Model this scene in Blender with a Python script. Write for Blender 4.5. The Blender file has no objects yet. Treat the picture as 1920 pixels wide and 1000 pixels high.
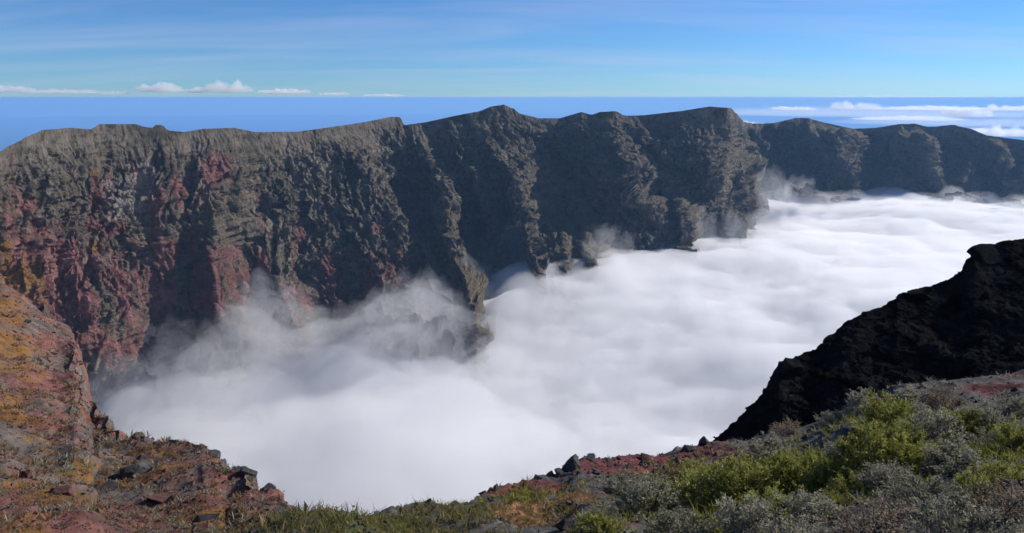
import bpy, math, random
import numpy as np
from mathutils import Vector

# ------------------------------------------------------------------ camera, sky, sun, exposure
SC = bpy.context.scene
COL = SC.collection
FPX = 1478.0                       # focal length in pixels of the 1920-wide photograph
PITCH = math.radians(12.1)
CP, SP = math.cos(PITCH), math.sin(PITCH)

cam_d = bpy.data.cameras.new('camera')
cam = bpy.data.objects.new('camera', cam_d)
COL.objects.link(cam)
cam_d.sensor_width = 36.0
cam_d.lens = 36.0 * FPX / 1920.0
cam_d.clip_start = 0.3
cam_d.clip_end = 600000.0
cam.location = (0, 0, 0)
cam.rotation_euler = (math.pi / 2 - PITCH, 0, 0)
SC.camera = cam

SUN_AZ = math.radians(64)          # clockwise from the view direction (+Y), so from the right
SUN_EL = math.radians(27)
sun_dir = Vector((math.sin(SUN_AZ) * math.cos(SUN_EL), math.cos(SUN_AZ) * math.cos(SUN_EL), math.sin(SUN_EL)))

world = bpy.data.worlds.new('World')
SC.world = world
world.use_nodes = True
wn, wl = world.node_tree.nodes, world.node_tree.links
wn.clear()
w_out = wn.new('ShaderNodeOutputWorld')
w_bg = wn.new('ShaderNodeBackground')
w_bg.inputs['Strength'].default_value = 0.085
sky = wn.new('ShaderNodeTexSky')
sky.sky_type = 'NISHITA'
sky.sun_disc = False
sky.sun_elevation = SUN_EL
sky.sun_rotation = SUN_AZ
sky.altitude = 2400
sky.air_density = 1.0
sky.dust_density = 0.0
sky.ozone_density = 3.0
# thin high cirrus, projected on a layer far above
tc = wn.new('ShaderNodeTexCoord')
sep = wn.new('ShaderNodeSeparateXYZ')
wl.new(tc.outputs['Generated'], sep.inputs[0])
den = wn.new('ShaderNodeMath'); den.operation = 'ADD'; den.inputs[1].default_value = 0.10
wl.new(sep.outputs['Z'], den.inputs[0])
dmax = wn.new('ShaderNodeMath'); dmax.operation = 'MAXIMUM'; dmax.inputs[1].default_value = 0.05
wl.new(den.outputs[0], dmax.inputs[0])
dx = wn.new('ShaderNodeMath'); dx.operation = 'DIVIDE'
dy = wn.new('ShaderNodeMath'); dy.operation = 'DIVIDE'
wl.new(sep.outputs['X'], dx.inputs[0]); wl.new(dmax.outputs[0], dx.inputs[1])
wl.new(sep.outputs['Y'], dy.inputs[0]); wl.new(dmax.outputs[0], dy.inputs[1])
cmb = wn.new('ShaderNodeCombineXYZ')
wl.new(dx.outputs[0], cmb.inputs[0]); wl.new(dy.outputs[0], cmb.inputs[1])
mp = wn.new('ShaderNodeMapping'); mp.inputs['Rotation'].default_value = (0, 0, math.radians(14)); mp.inputs['Scale'].default_value = (0.35, 1.1, 1)
wl.new(cmb.outputs[0], mp.inputs[0])
nz = wn.new('ShaderNodeTexNoise'); nz.inputs['Scale'].default_value = 1.1; nz.inputs['Detail'].default_value = 7; nz.inputs['Roughness'].default_value = 0.55
nz.inputs['Distortion'].default_value = 0.4
wl.new(mp.outputs[0], nz.inputs['Vector'])
rmp = wn.new('ShaderNodeValToRGB')
rmp.color_ramp.elements[0].position = 0.42; rmp.color_ramp.elements[0].color = (0, 0, 0, 1)
rmp.color_ramp.elements[1].position = 0.85; rmp.color_ramp.elements[1].color = (0.36, 0.36, 0.36, 1)
wl.new(nz.outputs[0], rmp.inputs[0])
wmix = wn.new('ShaderNodeMix'); wmix.data_type = 'RGBA'
wl.new(rmp.outputs[0], wmix.inputs['Factor'])
tint = wn.new('ShaderNodeMix'); tint.data_type = 'RGBA'; tint.blend_type = 'MULTIPLY'
tint.inputs['Factor'].default_value = 1.0
wl.new(sky.outputs[0], tint.inputs[6]); tint.inputs[7].default_value = (0.47, 0.76, 1.13, 1)
wl.new(tint.outputs[2], wmix.inputs[6])
wmix.inputs[7].default_value = (6.4, 6.5, 8.2, 1)
wl.new(wmix.outputs[2], w_bg.inputs['Color'])
wl.new(w_bg.outputs[0], w_out.inputs['Surface'])

sl = bpy.data.lights.new('sun', 'SUN')
sl.energy = 5.0
sl.angle = math.radians(0.53)
sl.color = (1.0, 0.955, 0.90)
sun = bpy.data.objects.new('sun', sl)
COL.objects.link(sun)
sun.location = sun_dir * 500
sun.rotation_euler = (-sun_dir).to_track_quat('-Z', 'Y').to_euler()

SC.view_settings.view_transform = 'Standard'
SC.view_settings.look = 'None'
SC.view_settings.exposure = 0.22
SC.view_settings.gamma = 1.0
SC.view_settings.use_curve_mapping = False
cy = SC.cycles
cy.use_denoising = True
cy.use_adaptive_sampling = True
cy.adaptive_threshold = 0.03
cy.max_bounces = 14
cy.diffuse_bounces = 2
cy.glossy_bounces = 1
cy.transmission_bounces = 1
cy.transparent_max_bounces = 8
cy.volume_bounces = 8
cy.sample_clamp_indirect = 6.0

# ------------------------------------------------------------------ numpy noise
_rs = np.random.RandomState(7)
_perm = np.tile(_rs.permutation(256).astype(np.int32), 3)
_g = _rs.normal(size=(256, 3)); _g /= np.linalg.norm(_g, axis=1)[:, None]
_g = _g.astype(np.float32)

def perlin(x, y, z):
    x = np.asarray(x, np.float32); y = np.asarray(y, np.float32); z = np.asarray(z, np.float32)
    x, y, z = np.broadcast_arrays(x, y, z)
    xi = np.floor(x).astype(np.int32); yi = np.floor(y).astype(np.int32); zi = np.floor(z).astype(np.int32)
    xf = x - xi; yf = y - yi; zf = z - zi
    xi &= 255; yi &= 255; zi &= 255
    u = xf * xf * xf * (xf * (xf * 6 - 15) + 10)
    v = yf * yf * yf * (yf * (yf * 6 - 15) + 10)
    w = zf * zf * zf * (zf * (zf * 6 - 15) + 10)
    def gr(a, b, c):
        h = _perm[_perm[_perm[xi + a] + yi + b] + zi + c]
        g = _g[h]
        return g[..., 0] * (xf - a) + g[..., 1] * (yf - b) + g[..., 2] * (zf - c)
    def L(a, b, t): return a + (b - a) * t
    return L(L(L(gr(0,0,0), gr(1,0,0), u), L(gr(0,1,0), gr(1,1,0), u), v),
             L(L(gr(0,0,1), gr(1,0,1), u), L(gr(0,1,1), gr(1,1,1), u), v), w) * 1.5

def fbm(x, y, z, octv=5, gain=0.5, lac=2.03):
    s = 0; a = 1.0
    for o in range(octv):
        s = s + a * perlin(x + 13.7 * o, y + 5.1 * o, z + 9.3 * o)
        x = x * lac; y = y * lac; z = z * lac; a *= gain
    return s

def ridged(x, y, z, octv=5, gain=0.5, lac=2.07):
    s = 0; a = 1.0; wgt = 1.0
    for o in range(octv):
        n = 1 - np.abs(perlin(x + 3.7 * o, y + 15.1 * o, z + 7.3 * o))
        n = n * n
        s = s + a * n * wgt
        wgt = np.clip(n * 1.6, 0, 1)
        x = x * lac; y = y * lac; z = z * lac; a *= gain
    return s

def worley(x, y, z, seed=0):
    """random value of the nearest cell, and the distance to it"""
    x, y, z = [np.asarray(v, np.float32) for v in (x, y, z)]
    xi, yi, zi = [np.floor(v - 0.5).astype(np.int32) for v in (x, y, z)]
    best = np.full(x.shape, 9.0, np.float32); val = np.zeros(x.shape, np.float32)
    for a in (0, 1):
        for b in (0, 1):
            for c in (0, 1):
                i, j, k = xi + a, yi + b, zi + c
                h = _perm[_perm[_perm[(i + seed) & 255] + (j & 255)] + (k & 255)]
                g = _g[h] * 0.45 + 0.5
                d = (i + g[..., 0] - x) ** 2 + (j + g[..., 1] - y) ** 2 + (k + g[..., 2] - z) ** 2
                m = d < best
                best = np.where(m, d, best); val = np.where(m, h / 255.0, val)
    return val, np.sqrt(best)

def sstep(a, b, x):
    t = np.clip((x - a) / (b - a), 0, 1)
    return t * t * (3 - 2 * t)

def table(pts):
    p = np.array(sorted(pts), np.float64)
    return lambda x: np.interp(x, p[:, 0], p[:, 1])

# ------------------------------------------------------------------ geometry helpers
def ray_dir(px, py):
    u = (np.asarray(px, np.float64) - 960) / FPX; v = (500 - np.asarray(py, np.float64)) / FPX
    return u, CP + v * SP, -SP + v * CP

def pt(px, py, r):
    """point on the sight line of a pixel at horizontal distance r"""
    a, b, c = ray_dir(px, py)
    h = np.hypot(a, b)
    return np.stack(np.broadcast_arrays(a / h * r, b / h * r, c / h * r), -1)

def tan_of(px, py):
    a, b, c = ray_dir(px, py)
    return c / np.hypot(a, b)

def at_col(px, D, z):
    """x, y for column px at horizontal distance D and height z"""
    u = (px - 960) / FPX
    k = u * u * CP * CP + 1
    h = u * u * CP * z * SP
    disc = np.maximum(h * h - k * (u * u * z * z * SP * SP - D * D), 0)
    y = (h + np.sqrt(disc)) / k
    x = np.sign(u) * np.sqrt(np.maximum(D * D - y * y, 0))
    return x, y

def grid_normals(P):
    du = np.gradient(P, axis=1); dv = np.gradient(P, axis=0)
    n = np.cross(du, dv)
    n /= np.linalg.norm(n, axis=-1, keepdims=True) + 1e-9
    return n

def grid_mesh(name, P, mat, attrs=None, flip=False, smooth=True):
    nr, nc = P.shape[:2]
    me = bpy.data.meshes.new(name)
    idx = np.arange(nr * nc, dtype=np.int32).reshape(nr, nc)
    a, b, c, d = idx[:-1, :-1], idx[:-1, 1:], idx[1:, 1:], idx[1:, :-1]
    q = np.stack([a, b, c, d] if not flip else [a, d, c, b], -1).reshape(-1, 4)
    me.vertices.add(nr * nc)
    me.vertices.foreach_set('co', P.astype(np.float32).ravel())
    me.loops.add(q.size)
    me.loops.foreach_set('vertex_index', q.ravel())
    me.polygons.add(len(q))
    me.polygons.foreach_set('loop_start', np.arange(0, q.size, 4, dtype=np.int32))
    me.polygons.foreach_set('use_smooth', np.full(len(q), smooth))
    me.update(calc_edges=True)
    for k, v in (attrs or {}).items():
        at = me.attributes.new(k, 'FLOAT', 'POINT')
        at.data.foreach_set('value', np.clip(v, 0, 1).astype(np.float32).ravel())
    me.materials.append(mat)
    o = bpy.data.objects.new(name, me)
    COL.objects.link(o)
    return o

def tri_mesh(name, V, Fc, mat, smooth=False):
    me = bpy.data.meshes.new(name)
    me.from_pydata([tuple(v) for v in V], [], [tuple(f) for f in Fc])
    if smooth:
        me.polygons.foreach_set('use_smooth', np.full(len(me.polygons), True))
    me.materials.append(mat)
    me.update()
    return me

def quads_mesh(name, V, mat, n=4, smooth=False):
    """V: (faces*n, 3) array, one polygon for each n vertices"""
    V = np.asarray(V, np.float32).reshape(-1, 3)
    me = bpy.data.meshes.new(name)
    nf = len(V) // n
    me.vertices.add(len(V)); me.vertices.foreach_set('co', V.ravel())
    me.loops.add(len(V)); me.loops.foreach_set('vertex_index', np.arange(len(V), dtype=np.int32))
    me.polygons.add(nf); me.polygons.foreach_set('loop_start', np.arange(0, len(V), n, dtype=np.int32))
    me.polygons.foreach_set('use_smooth', np.full(nf, smooth))
    me.update(calc_edges=True)
    me.materials.append(mat)
    return me

def obj(name, me, parent=None):
    o = bpy.data.objects.new(name, me)
    COL.objects.link(o)
    if parent: o.parent = parent
    return o

def tag(o, label=None, cat=None, group=None, kind=None):
    if label: o['label'] = label
    if cat: o['category'] = cat
    if group: o['group'] = group
    if kind: o['kind'] = kind
    return o

# ------------------------------------------------------------------ materials
class NT:
    def __init__(s, name):
        s.m = bpy.data.materials.new(name); s.m.use_nodes = True
        s.n = s.m.node_tree.nodes; s.l = s.m.node_tree.links
        s.n.clear()
        s.out = s.n.new('ShaderNodeOutputMaterial')
    def node(s, t, **kw):
        x = s.n.new(t)
        for k, v in kw.items(): setattr(x, k, v)
        return x
    def noise(s, scale, detail=6, rough=0.6, vec=None, dist=0.0):
        x = s.node('ShaderNodeTexNoise')
        x.inputs['Scale'].default_value = scale; x.inputs['Detail'].default_value = detail
        x.inputs['Roughness'].default_value = rough; x.inputs['Distortion'].default_value = dist
        if vec is not None: s.l.new(vec, x.inputs['Vector'])
        return x.outputs[0]
    def attr(s, name):
        x = s.node('ShaderNodeAttribute', attribute_name=name); return x.outputs['Fac']
    def ramp(s, fac, stops):
        x = s.node('ShaderNodeValToRGB')
        e = x.color_ramp.elements
        while len(e) < len(stops): e.new(0.5)
        for i, (p, c) in enumerate(stops):
            e[i].position = p
            e[i].color = (c, c, c, 1) if isinstance(c, (int, float)) else (*c, 1)
        s.l.new(fac, x.inputs[0]); return x.outputs[0]
    def mix(s, f, a, b, mode='MIX'):
        x = s.node('ShaderNodeMix', data_type='RGBA', blend_type=mode)
        for i, v in ((0, f), (6, a), (7, b)):
            if isinstance(v, (int, float)): x.inputs[i].default_value = v if i == 0 else (v, v, v, 1)
            elif isinstance(v, tuple): x.inputs[i].default_value = (*v, 1)
            else: s.l.new(v, x.inputs[i])
        return x.outputs[2]
    def math(s, op, a, b=0.0):
        x = s.node('ShaderNodeMath', operation=op)
        for i, v in ((0, a), (1, b)):
            if isinstance(v, (int, float)): x.inputs[i].default_value = v
            else: s.l.new(v, x.inputs[i])
        return x.outputs[0]
    def pos(s, scale=(1, 1, 1), rot=(0, 0, 0)):
        g = s.node('ShaderNodeNewGeometry'); m = s.node('ShaderNodeMapping')
        m.inputs['Scale'].default_value = scale; m.inputs['Rotation'].default_value = rot
        s.l.new(g.outputs['Position'], m.inputs[0]); return m.outputs[0]
    def bump(s, h, dist, strength=1.0, prev=None):
        b = s.node('ShaderNodeBump'); b.inputs['Distance'].default_value = dist; b.inputs['Strength'].default_value = strength
        s.l.new(h, b.inputs['Height'])
        if prev is not None: s.l.new(prev, b.inputs['Normal'])
        return b.outputs[0]
    def bsdf(s, col, rough=0.9, normal=None, spec=0.15, trans=0.0):
        p = s.node('ShaderNodeBsdfPrincipled')
        if isinstance(col, tuple): p.inputs['Base Color'].default_value = (*col, 1)
        else: s.l.new(col, p.inputs['Base Color'])
        p.inputs['Roughness'].default_value = rough
        p.inputs['Specular IOR Level'].default_value = spec
        if normal is not None: s.l.new(normal, p.inputs['Normal'])
        s.l.new(p.outputs[0], s.out.inputs['Surface'])
        return p

def wall_material():
    t = NT('caldera_rock')
    P1 = t.pos()
    Pv = t.pos(scale=(1, 1, 0.35))
    # grey basalt with paler and darker beds
    g = t.ramp(t.noise(0.012, 9, 0.68, Pv), [(0.34, (0.040, 0.035, 0.030)), (0.47, (0.158, 0.122, 0.088)), (0.60, (0.235, 0.186, 0.138)), (0.74, (0.38, 0.335, 0.265))])
    strata = t.noise(0.02, 5, 0.6, t.pos(scale=(0.12, 0.12, 2.6)))
    g = t.mix(0.45, g, t.ramp(strata, [(0.3, (0.065, 0.06, 0.05)), (0.7, (0.21, 0.195, 0.165))]))
    # scattered dark bushes; the same specks paint in the shade of crevices
    veg_shade = t.ramp(t.noise(0.05, 4, 0.6, P1), [(0.54, 0.0), (0.60, 1.0)])
    g = t.mix(t.math('MULTIPLY', veg_shade, 0.7), g, (0.040, 0.044, 0.022))
    nz_ = t.node('ShaderNodeSeparateXYZ'); ge = t.node('ShaderNodeNewGeometry'); t.l.new(ge.outputs['True Normal'], nz_.inputs[0])
    flat = t.ramp(t.math('ADD', nz_.outputs['Z'], t.math('MULTIPLY', t.math('SUBTRACT', t.noise(0.02, 6, 0.7, P1), 0.5), 0.8)), [(0.50, 0.0), (0.78, 0.75)])
    g = t.mix(flat, g, t.ramp(t.noise(0.09, 5, 0.7, P1), [(0.3, (0.078, 0.063, 0.032)), (0.7, (0.200, 0.162, 0.090))]))
    brk = t.noise(0.020, 8, 0.72, t.pos(scale=(1, 1, 0.15)))
    red = t.ramp(t.math('ADD', t.attr('red'), t.math('MULTIPLY', t.math('SUBTRACT', brk, 0.5), 2.4)), [(0.36, 0.0), (0.70, 1.0)])
    redc = t.ramp(t.noise(0.03, 6, 0.7, Pv), [(0.3, (0.10, 0.050, 0.044)), (0.55, (0.245, 0.112, 0.098)), (0.75, (0.41, 0.22, 0.19))])
    g = t.mix(red, g, redc)
    och = t.ramp(t.math('ADD', t.attr('ochre'), t.math('MULTIPLY', t.math('SUBTRACT', t.noise(0.02, 7, 0.7, Pv), 0.5), 1.5)), [(0.42, 0.0), (0.62, 1.0)])
    g = t.mix(och, g, t.ramp(t.noise(0.04, 5, 0.6, P1), [(0.3, (0.17, 0.085, 0.022)), (0.7, (0.31, 0.17, 0.06))]))
    pale = t.ramp(t.math('ADD', t.attr('pale'), t.math('MULTIPLY', t.math('SUBTRACT', brk, 0.5), 1.2)), [(0.42, 0.0), (0.7, 0.8)])
    g = t.mix(pale, g, t.ramp(t.noise(0.05, 7, 0.7, Pv), [(0.35, (0.17, 0.145, 0.12)), (0.6, (0.40, 0.35, 0.30))]))
    h1 = t.noise(0.03, 10, 0.72, Pv)
    vo = t.node('ShaderNodeTexVoronoi'); vo.inputs['Scale'].default_value = 0.11
    t.l.new(t.pos(scale=(1, 1, 0.5)), vo.inputs['Vector'])
    nrm = t.bump(vo.outputs['Distance'], 5.0, 0.7, t.bump(h1, 34.0, 0.9))
    t.bsdf(g, 0.95, nrm, 0.05)
    return t.m

def soil_material(name, grey, red, ochre, green, k, bump, spec=0.08):
    """loose soil and stones; k = pieces per metre of the finest pattern"""
    t = NT(name)
    P = t.pos()
    g = t.ramp(t.noise(0.7 * k, 8, 0.7, P), [(0.32, tuple(c * 0.35 for c in grey)), (0.5, grey), (0.72, tuple(c * 1.9 for c in grey))])
    brk = t.noise(0.22 * k, 8, 0.7, P)
    d = t.math('MULTIPLY', t.math('SUBTRACT', brk, 0.5), 1.9)
    r = t.ramp(t.math('ADD', t.attr('red'), d), [(0.40, 0.0), (0.60, 1.0)])
    rc = t.ramp(t.noise(0.9 * k, 7, 0.7, P), [(0.3, tuple(c * 0.45 for c in red)), (0.52, red), (0.75, tuple(min(1, c * 1.8) for c in red))])
    g = t.mix(r, g, rc)
    d2 = t.math('MULTIPLY', t.math('SUBTRACT', t.noise(0.3 * k, 8, 0.7, P, 0.3), 0.5), 1.9)
    o = t.ramp(t.math('ADD', t.attr('ochre'), d2), [(0.42, 0.0), (0.60, 1.0)])
    oc = t.ramp(t.noise(1.3 * k, 6, 0.7, P), [(0.3, tuple(c * 0.5 for c in ochre)), (0.52, ochre), (0.75, tuple(min(1, c * 1.6) for c in ochre))])
    g = t.mix(o, g, oc)
    d3 = t.math('MULTIPLY', t.math('SUBTRACT', t.noise(0.5 * k, 8, 0.7, P, 0.2), 0.5), 1.8)
    v = t.ramp(t.math('ADD', t.attr('green'), d3), [(0.45, 0.0), (0.6, 0.9)])
    g = t.mix(v, g, t.ramp(t.noise(2.2 * k, 5, 0.7, P), [(0.3, tuple(c * 0.4 for c in green)), (0.7, tuple(c * 1.3 for c in green))]))
    h = t.noise(1.6 * k, 9, 0.75, P)
    vo = t.node('ShaderNodeTexVoronoi'); vo.inputs['Scale'].default_value = 2.4 * k
    t.l.new(P, vo.inputs['Vector'])
    nrm = t.bump(vo.outputs['Distance'], bump * 0.6, 0.6, t.bump(h, bump, 0.9))
    t.bsdf(g, 0.95, nrm, spec)
    return t.m

M_wall = wall_material()
M_left = soil_material('reddish_scree', (0.115, 0.095, 0.082), (0.180, 0.080, 0.066), (0.190, 0.098, 0.034), (0.09, 0.105, 0.03), 0.42, 0.45)
M_near = soil_material('trailside_soil', (0.085, 0.08, 0.075), (0.13, 0.042, 0.042), (0.24, 0.12, 0.055), (0.08, 0.095, 0.025), 1.6, 0.10)
M_dark = soil_material('dark_basalt', (0.013, 0.013, 0.013), (0.045, 0.018, 0.018), (0.08, 0.05, 0.03), (0.04, 0.05, 0.02), 0.25, 0.8, 0.0)

# ------------------------------------------------------------------ the setting: sea
def sea():
    t = NT('sea_water')
    p = t.bsdf((0.010, 0.105, 0.24), 0.35, None, 0.4)
    R = 118000.0
    n = 160
    V = [(0, 0, -2400)]; Fc = []
    rings = [6000, 20000, 60000, R]
    for r in rings:
        for i in range(n):
            a = 2 * math.pi * i / n
            V.append((r * math.sin(a), r * math.cos(a), -2400))
    for i in range(n):
        Fc.append((0, 1 + (i + 1) % n, 1 + i))
    for k in range(len(rings) - 1):
        for i in range(n):
            a = 1 + k * n + i; b = 1 + k * n + (i + 1) % n
            Fc.append((a, b, b + n, a + n))
    o = obj('sea', tri_mesh('sea', V, Fc, t.m))
    tag(o, kind='structure')
sea()

# ------------------------------------------------------------------ caldera wall
SKY = table([(-700, 470), (-500, 400), (-200, 335), (-60, 300), (0, 284), (40, 262), (80, 244), (130, 240), (172, 243), (186, 233), (255, 233), (270, 238), (286, 240), (292, 234), (304, 235),
             (315, 245), (345, 248), (380, 242), (440, 240), (480, 248), (560, 247), (640, 236), (690, 228), (735, 219), (750, 220), (758, 235), (800, 229),
             (850, 218), (900, 208), (922, 199), (945, 196), (965, 204), (975, 213), (1010, 222), (1050, 222), (1090, 210), (1110, 215), (1125, 210),
             (1155, 209), (1170, 217), (1210, 216), (1280, 208), (1330, 200), (1372, 203), (1395, 228), (1410, 232), (1450, 231), (1490, 222),
             (1520, 222), (1560, 233), (1600, 242), (1640, 240), (1690, 232), (1715, 231), (1740, 238), (1790, 234), (1820, 242), (1850, 255),
             (1900, 260), (1925, 263), (2300, 300), (2700, 330)])
RIM = table([(-700, 900), (-500, 1050), (-200, 1280), (0, 1520), (200, 1850), (400, 2020), (600, 2330), (740, 2580), (850, 2620), (940, 2680), (1050, 2830),
             (1150, 2880), (1300, 3020), (1370, 3080), (1405, 4150), (1500, 4450), (1700, 4600), (1900, 4650), (2300, 4600), (2700, 4600)])
CONT = table([(-700, 900), (-200, 800), (0, 740), (200, 690), (300, 645), (350, 640), (420, 665), (445, 655), (490, 600), (560, 618), (600, 590), (680, 580), (730, 592), (770, 575),
              (820, 580), (865, 592), (893, 592), (914, 462), (985, 455), (1003, 500), (1060, 512), (1115, 497), (1140, 466), (1200, 455), (1240, 450), (1300, 458), (1318, 425),
              (1380, 415), (1428, 425), (1442, 372), (1500, 366), (1560, 377), (1640, 368), (1700, 365), (1750, 372), (1820, 388), (1860, 375), (1900, 378),
              (2300, 385), (2700, 400)])
ZCLOUD = table([(-700, -520), (870, -520), (940, -440), (1060, -465), (1300, -450), (2700, -470)])
SKEW = table([(-700, 0), (200, 0), (400, 50), (700, 110), (1000, 130), (1250, 110), (1400, 60), (1900, 50), (2700, 40)])

SPUR = table([(-700, 0), (0, -20), (120, 30), (330, -25), (352, 20), (465, -35), (500, 25), (610, -20), (640, 10), (735, -70), (768, 90), (885, -130), (905, -130), (1058, 190), (1190, -190), (1238, 40),
              (1300, -150), (1335, -200), (1395, 220), (1450, 40), (1480, 120), (1580, -210), (1655, 150), (1740, -170), (1800, 110), (1900, -120), (2000, 100), (2200, -150), (2400, 100), (2700, 0)])

def caldera_wall():
    NC, NR = 1340, 420
    px = np.concatenate([np.linspace(-640, -60, 60, endpoint=False), np.linspace(-60, 1980, NC - 120, endpoint=False), np.linspace(1980, 2560, 60)])
    # rows: denser in the part that shows
    t = np.concatenate([np.linspace(0, 0.72, int(NR * 0.86), endpoint=False), np.linspace(0.72, 1, NR - int(NR * 0.86))])
    U, T = np.meshgrid(px, t)
    zr = RIM(U) * tan_of(U, SKY(U))
    zb = -900.0
    Z = zr + (zb - zr) * T
    tcn = np.clip((ZCLOUD(U) - zr) / (zb - zr), 0.15, 0.95)
    q = np.clip(T / tcn, 0, 2.2)
    wob = 34 * fbm(U / 210.0, T * 3.1, U * 0 + 2.2, 3)
    Uq = U + SKEW(U) * (1 - q) * (q < 1) + wob * np.clip(q * (1 - q) * 4, 0, 1) * 0.8
    Dc = ZCLOUD(Uq) / tan_of(Uq, CONT(Uq))
    k = np.array([0.03, 0.07, 0.12, 0.16, 0.24, 0.16, 0.12, 0.07, 0.03])
    # soften the table's corners sideways
    for _ in range(2):
        Dc = np.apply_along_axis(lambda r: np.convolve(np.pad(r, 4, 'edge'), k / k.sum(), 'valid'), 1, Dc)
    R = RIM(U)
    R2 = np.apply_along_axis(lambda r: np.convolve(np.pad(r, 4, 'edge'), k / k.sum(), 'valid'), 1, R)
    prof = np.where(q < 1, 0.28 * q + 0.72 * q ** 1.5, 1 + (q - 1) * 1.25)
    Uo = U + SKEW(U) * (0.55 - q) * 1.1 + wob * 0.6
    sp = SPUR(Uo)
    for _ in range(2):
        sp = np.apply_along_axis(lambda r: np.convolve(np.pad(r, 4, 'edge'), k / k.sum(), 'valid'), 1, sp)
    spw = np.where(q < 0.45, sstep(0.0, 0.45, q), 1 - 0.75 * sstep(0.6, 1.1, q)) * np.clip(R / 2700, 0.8, 1.5)
    D = R2 - (R2 - Dc) * prof + sp * spw
    X, Y = at_col(U, D, Z)
    P = np.stack([X, Y, Z], -1)
    edge = sstep(0.0, 0.14, T)
    # along-wall arc length for the rib pattern
    s = np.cumsum(np.r_[0, np.hypot(np.diff(X[0]), np.diff(Y[0]))])[None, :] + 0 * U
    far = np.clip(R / 2300.0, 0.75, 1.7)
    sk = s + SKEW(U) * 2.2 * (1 - q) + 55 * fbm(s / 330, Z / 240, 0 * s + 5.5, 3)
    def normals(Q):
        n = grid_normals(Q)
        return -n if n[NR // 3, NC // 3] @ np.array([0.5, -1, 0]) < 0 else n
    lft = 0.5 + 0.5 * sstep(600, 950, U)
    big = ridged(sk / (300 * far), Z / 800, 0 * s + 1.5, 2, 0.5) - 0.8
    P = P + normals(P) * (big * 62 * far * edge * lft)[..., None]
    # gullies: creases that run down the wall and branch
    w1 = 18 * fbm(s / 60, Z / 60, 0 * s + 2.5, 3)
    g1 = np.abs(perlin((sk + w1) / (105 * far), Z / 330, 0 * s + 3.1)) * 1.9 - 0.55
    g2 = np.abs(perlin((sk + w1 * 1.3) / (46 * far), Z / 130, 0 * s + 7.7)) * 1.9 - 0.5
    P = P + normals(P) * ((g1 * 38 + g2 * 19) * (0.25 + 0.75 * lft + 0.4 * sstep(950, 1250, U)) * far * (0.10 + 0.90 * edge))[..., None]
    x, y, z = P[..., 0], P[..., 1], P[..., 2]
    wx = 7 * fbm(x / 30, y / 30, z / 30, 3); 
    v1, d1 = worley((x + wx) / 30, (y - wx) / 30, (z + wx) / 42, 3)
    v2, d2 = worley((x - wx) / 12.5, (y + wx) / 12.5, z / 17, 9)
    g3 = np.abs(perlin(sk / (17 * far), Z / 46, s / 80)) * 1.9 - 0.5
    cr = fbm(x / 11, y / 11, z / 13, 3, 0.6)
    bed = fbm(x / 300, y / 300, z / 13, 3, 0.6)
    crag = sstep(-0.25, 0.45, fbm(sk / 210, Z / 260, 0 * s + 4.4, 3)); crag = 0.22 + 0.95 * crag
    dyke = np.maximum(0, 1 - np.abs(perlin(s / 420 + Z / 900, Z / 1500, 0 * s + 6.1)) / 0.018) * 9
    P = P + normals(P) * ((((v1 - 0.5) * 15 - d1 * 5 + (v2 - 0.5) * 9 + cr * 3.0) * crag + g3 * 10 + bed * 8.0 * (1.3 - crag) + dyke) * (0.14 + 0.86 * edge) * (0.6 + 0.4 * far))[..., None]
    # outer flank of the island behind the rim
    rows = []
    for j, (dd, dz) in enumerate([(9000, 2300), (4000, 1000), (1500, 330), (600, 120), (220, 38), (80, 11), (25, 2.0)]):
        b = P[0].copy()
        r = np.hypot(b[:, 0], b[:, 1])
        b[:, 0] *= (r + dd) / r; b[:, 1] *= (r + dd) / r
        b[:, 2] -= dz
        rows.append(b)
    P = np.concatenate([np.array(rows), P], 0)
    nb = len(rows)
    pad = lambda a: np.concatenate([np.repeat(a[:1], nb, 0), a], 0)
    # soil colours where the beds show: photograph coordinates of each exposure
    d = P[..., 1] * CP - P[..., 2] * SP
    sx = 960 + FPX * P[..., 0] / d
    sy = 500 - FPX * (P[..., 1] * SP + P[..., 2] * CP) / d
    def blob(cx, cy, rx, ry, a=1.0, sl=0.0):
        e = ((sx - cx - sl * (sy - cy)) / rx) ** 2 + ((sy - cy) / ry) ** 2
        return a * np.exp(-e)
    red = 0.13 + 0.09 * (1 - sstep(500, 900, sx)) * sstep(270, 420, sy) + np.maximum.reduce([blob(185, 370, 30, 60, 0.62), blob(210, 340, 22, 50, .55), blob(250, 330, 16, 40, .5), blob(200, 425, 55, 25, 0.68), blob(155, 520, 60, 110, 0.62), blob(405, 322, 26, 32, 0.66), blob(335, 355, 26, 26, .6),
                             blob(50, 385, 30, 20, .5), blob(335, 470, 50, 40, .6, -.4), blob(390, 560, 36, 90, .64), blob(300, 540, 60, 60, .40), blob(565, 430, 12, 40, .6), blob(430, 475, 28, 22, .55),
                             blob(610, 500, 26, 26, .5), blob(740, 510, 26, 50, .56), blob(790, 495, 30, 24, .58), blob(715, 425, 26, 16, .52), blob(215, 655, 50, 22, .75), blob(100, 470, 60, 60, .42), blob(820, 500, 16, 20, .5), blob(80, 600, 150, 170, .72), blob(230, 520, 240, 150, .34), blob(640, 550, 220, 70, .38), blob(330, 370, 130, 70, .30), blob(480, 520, 90, 60, .32)])
    och = np.maximum.reduce([blob(270, 375, 18, 12, .72), blob(176, 325, 14, 14, .65), blob(178, 462, 22, 20, .75), blob(370, 625, 40, 26, .7), blob(20, 540, 90, 110, .66), blob(120, 640, 60, 60, .5), blob(250, 325, 10, 20, .6)])
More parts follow.
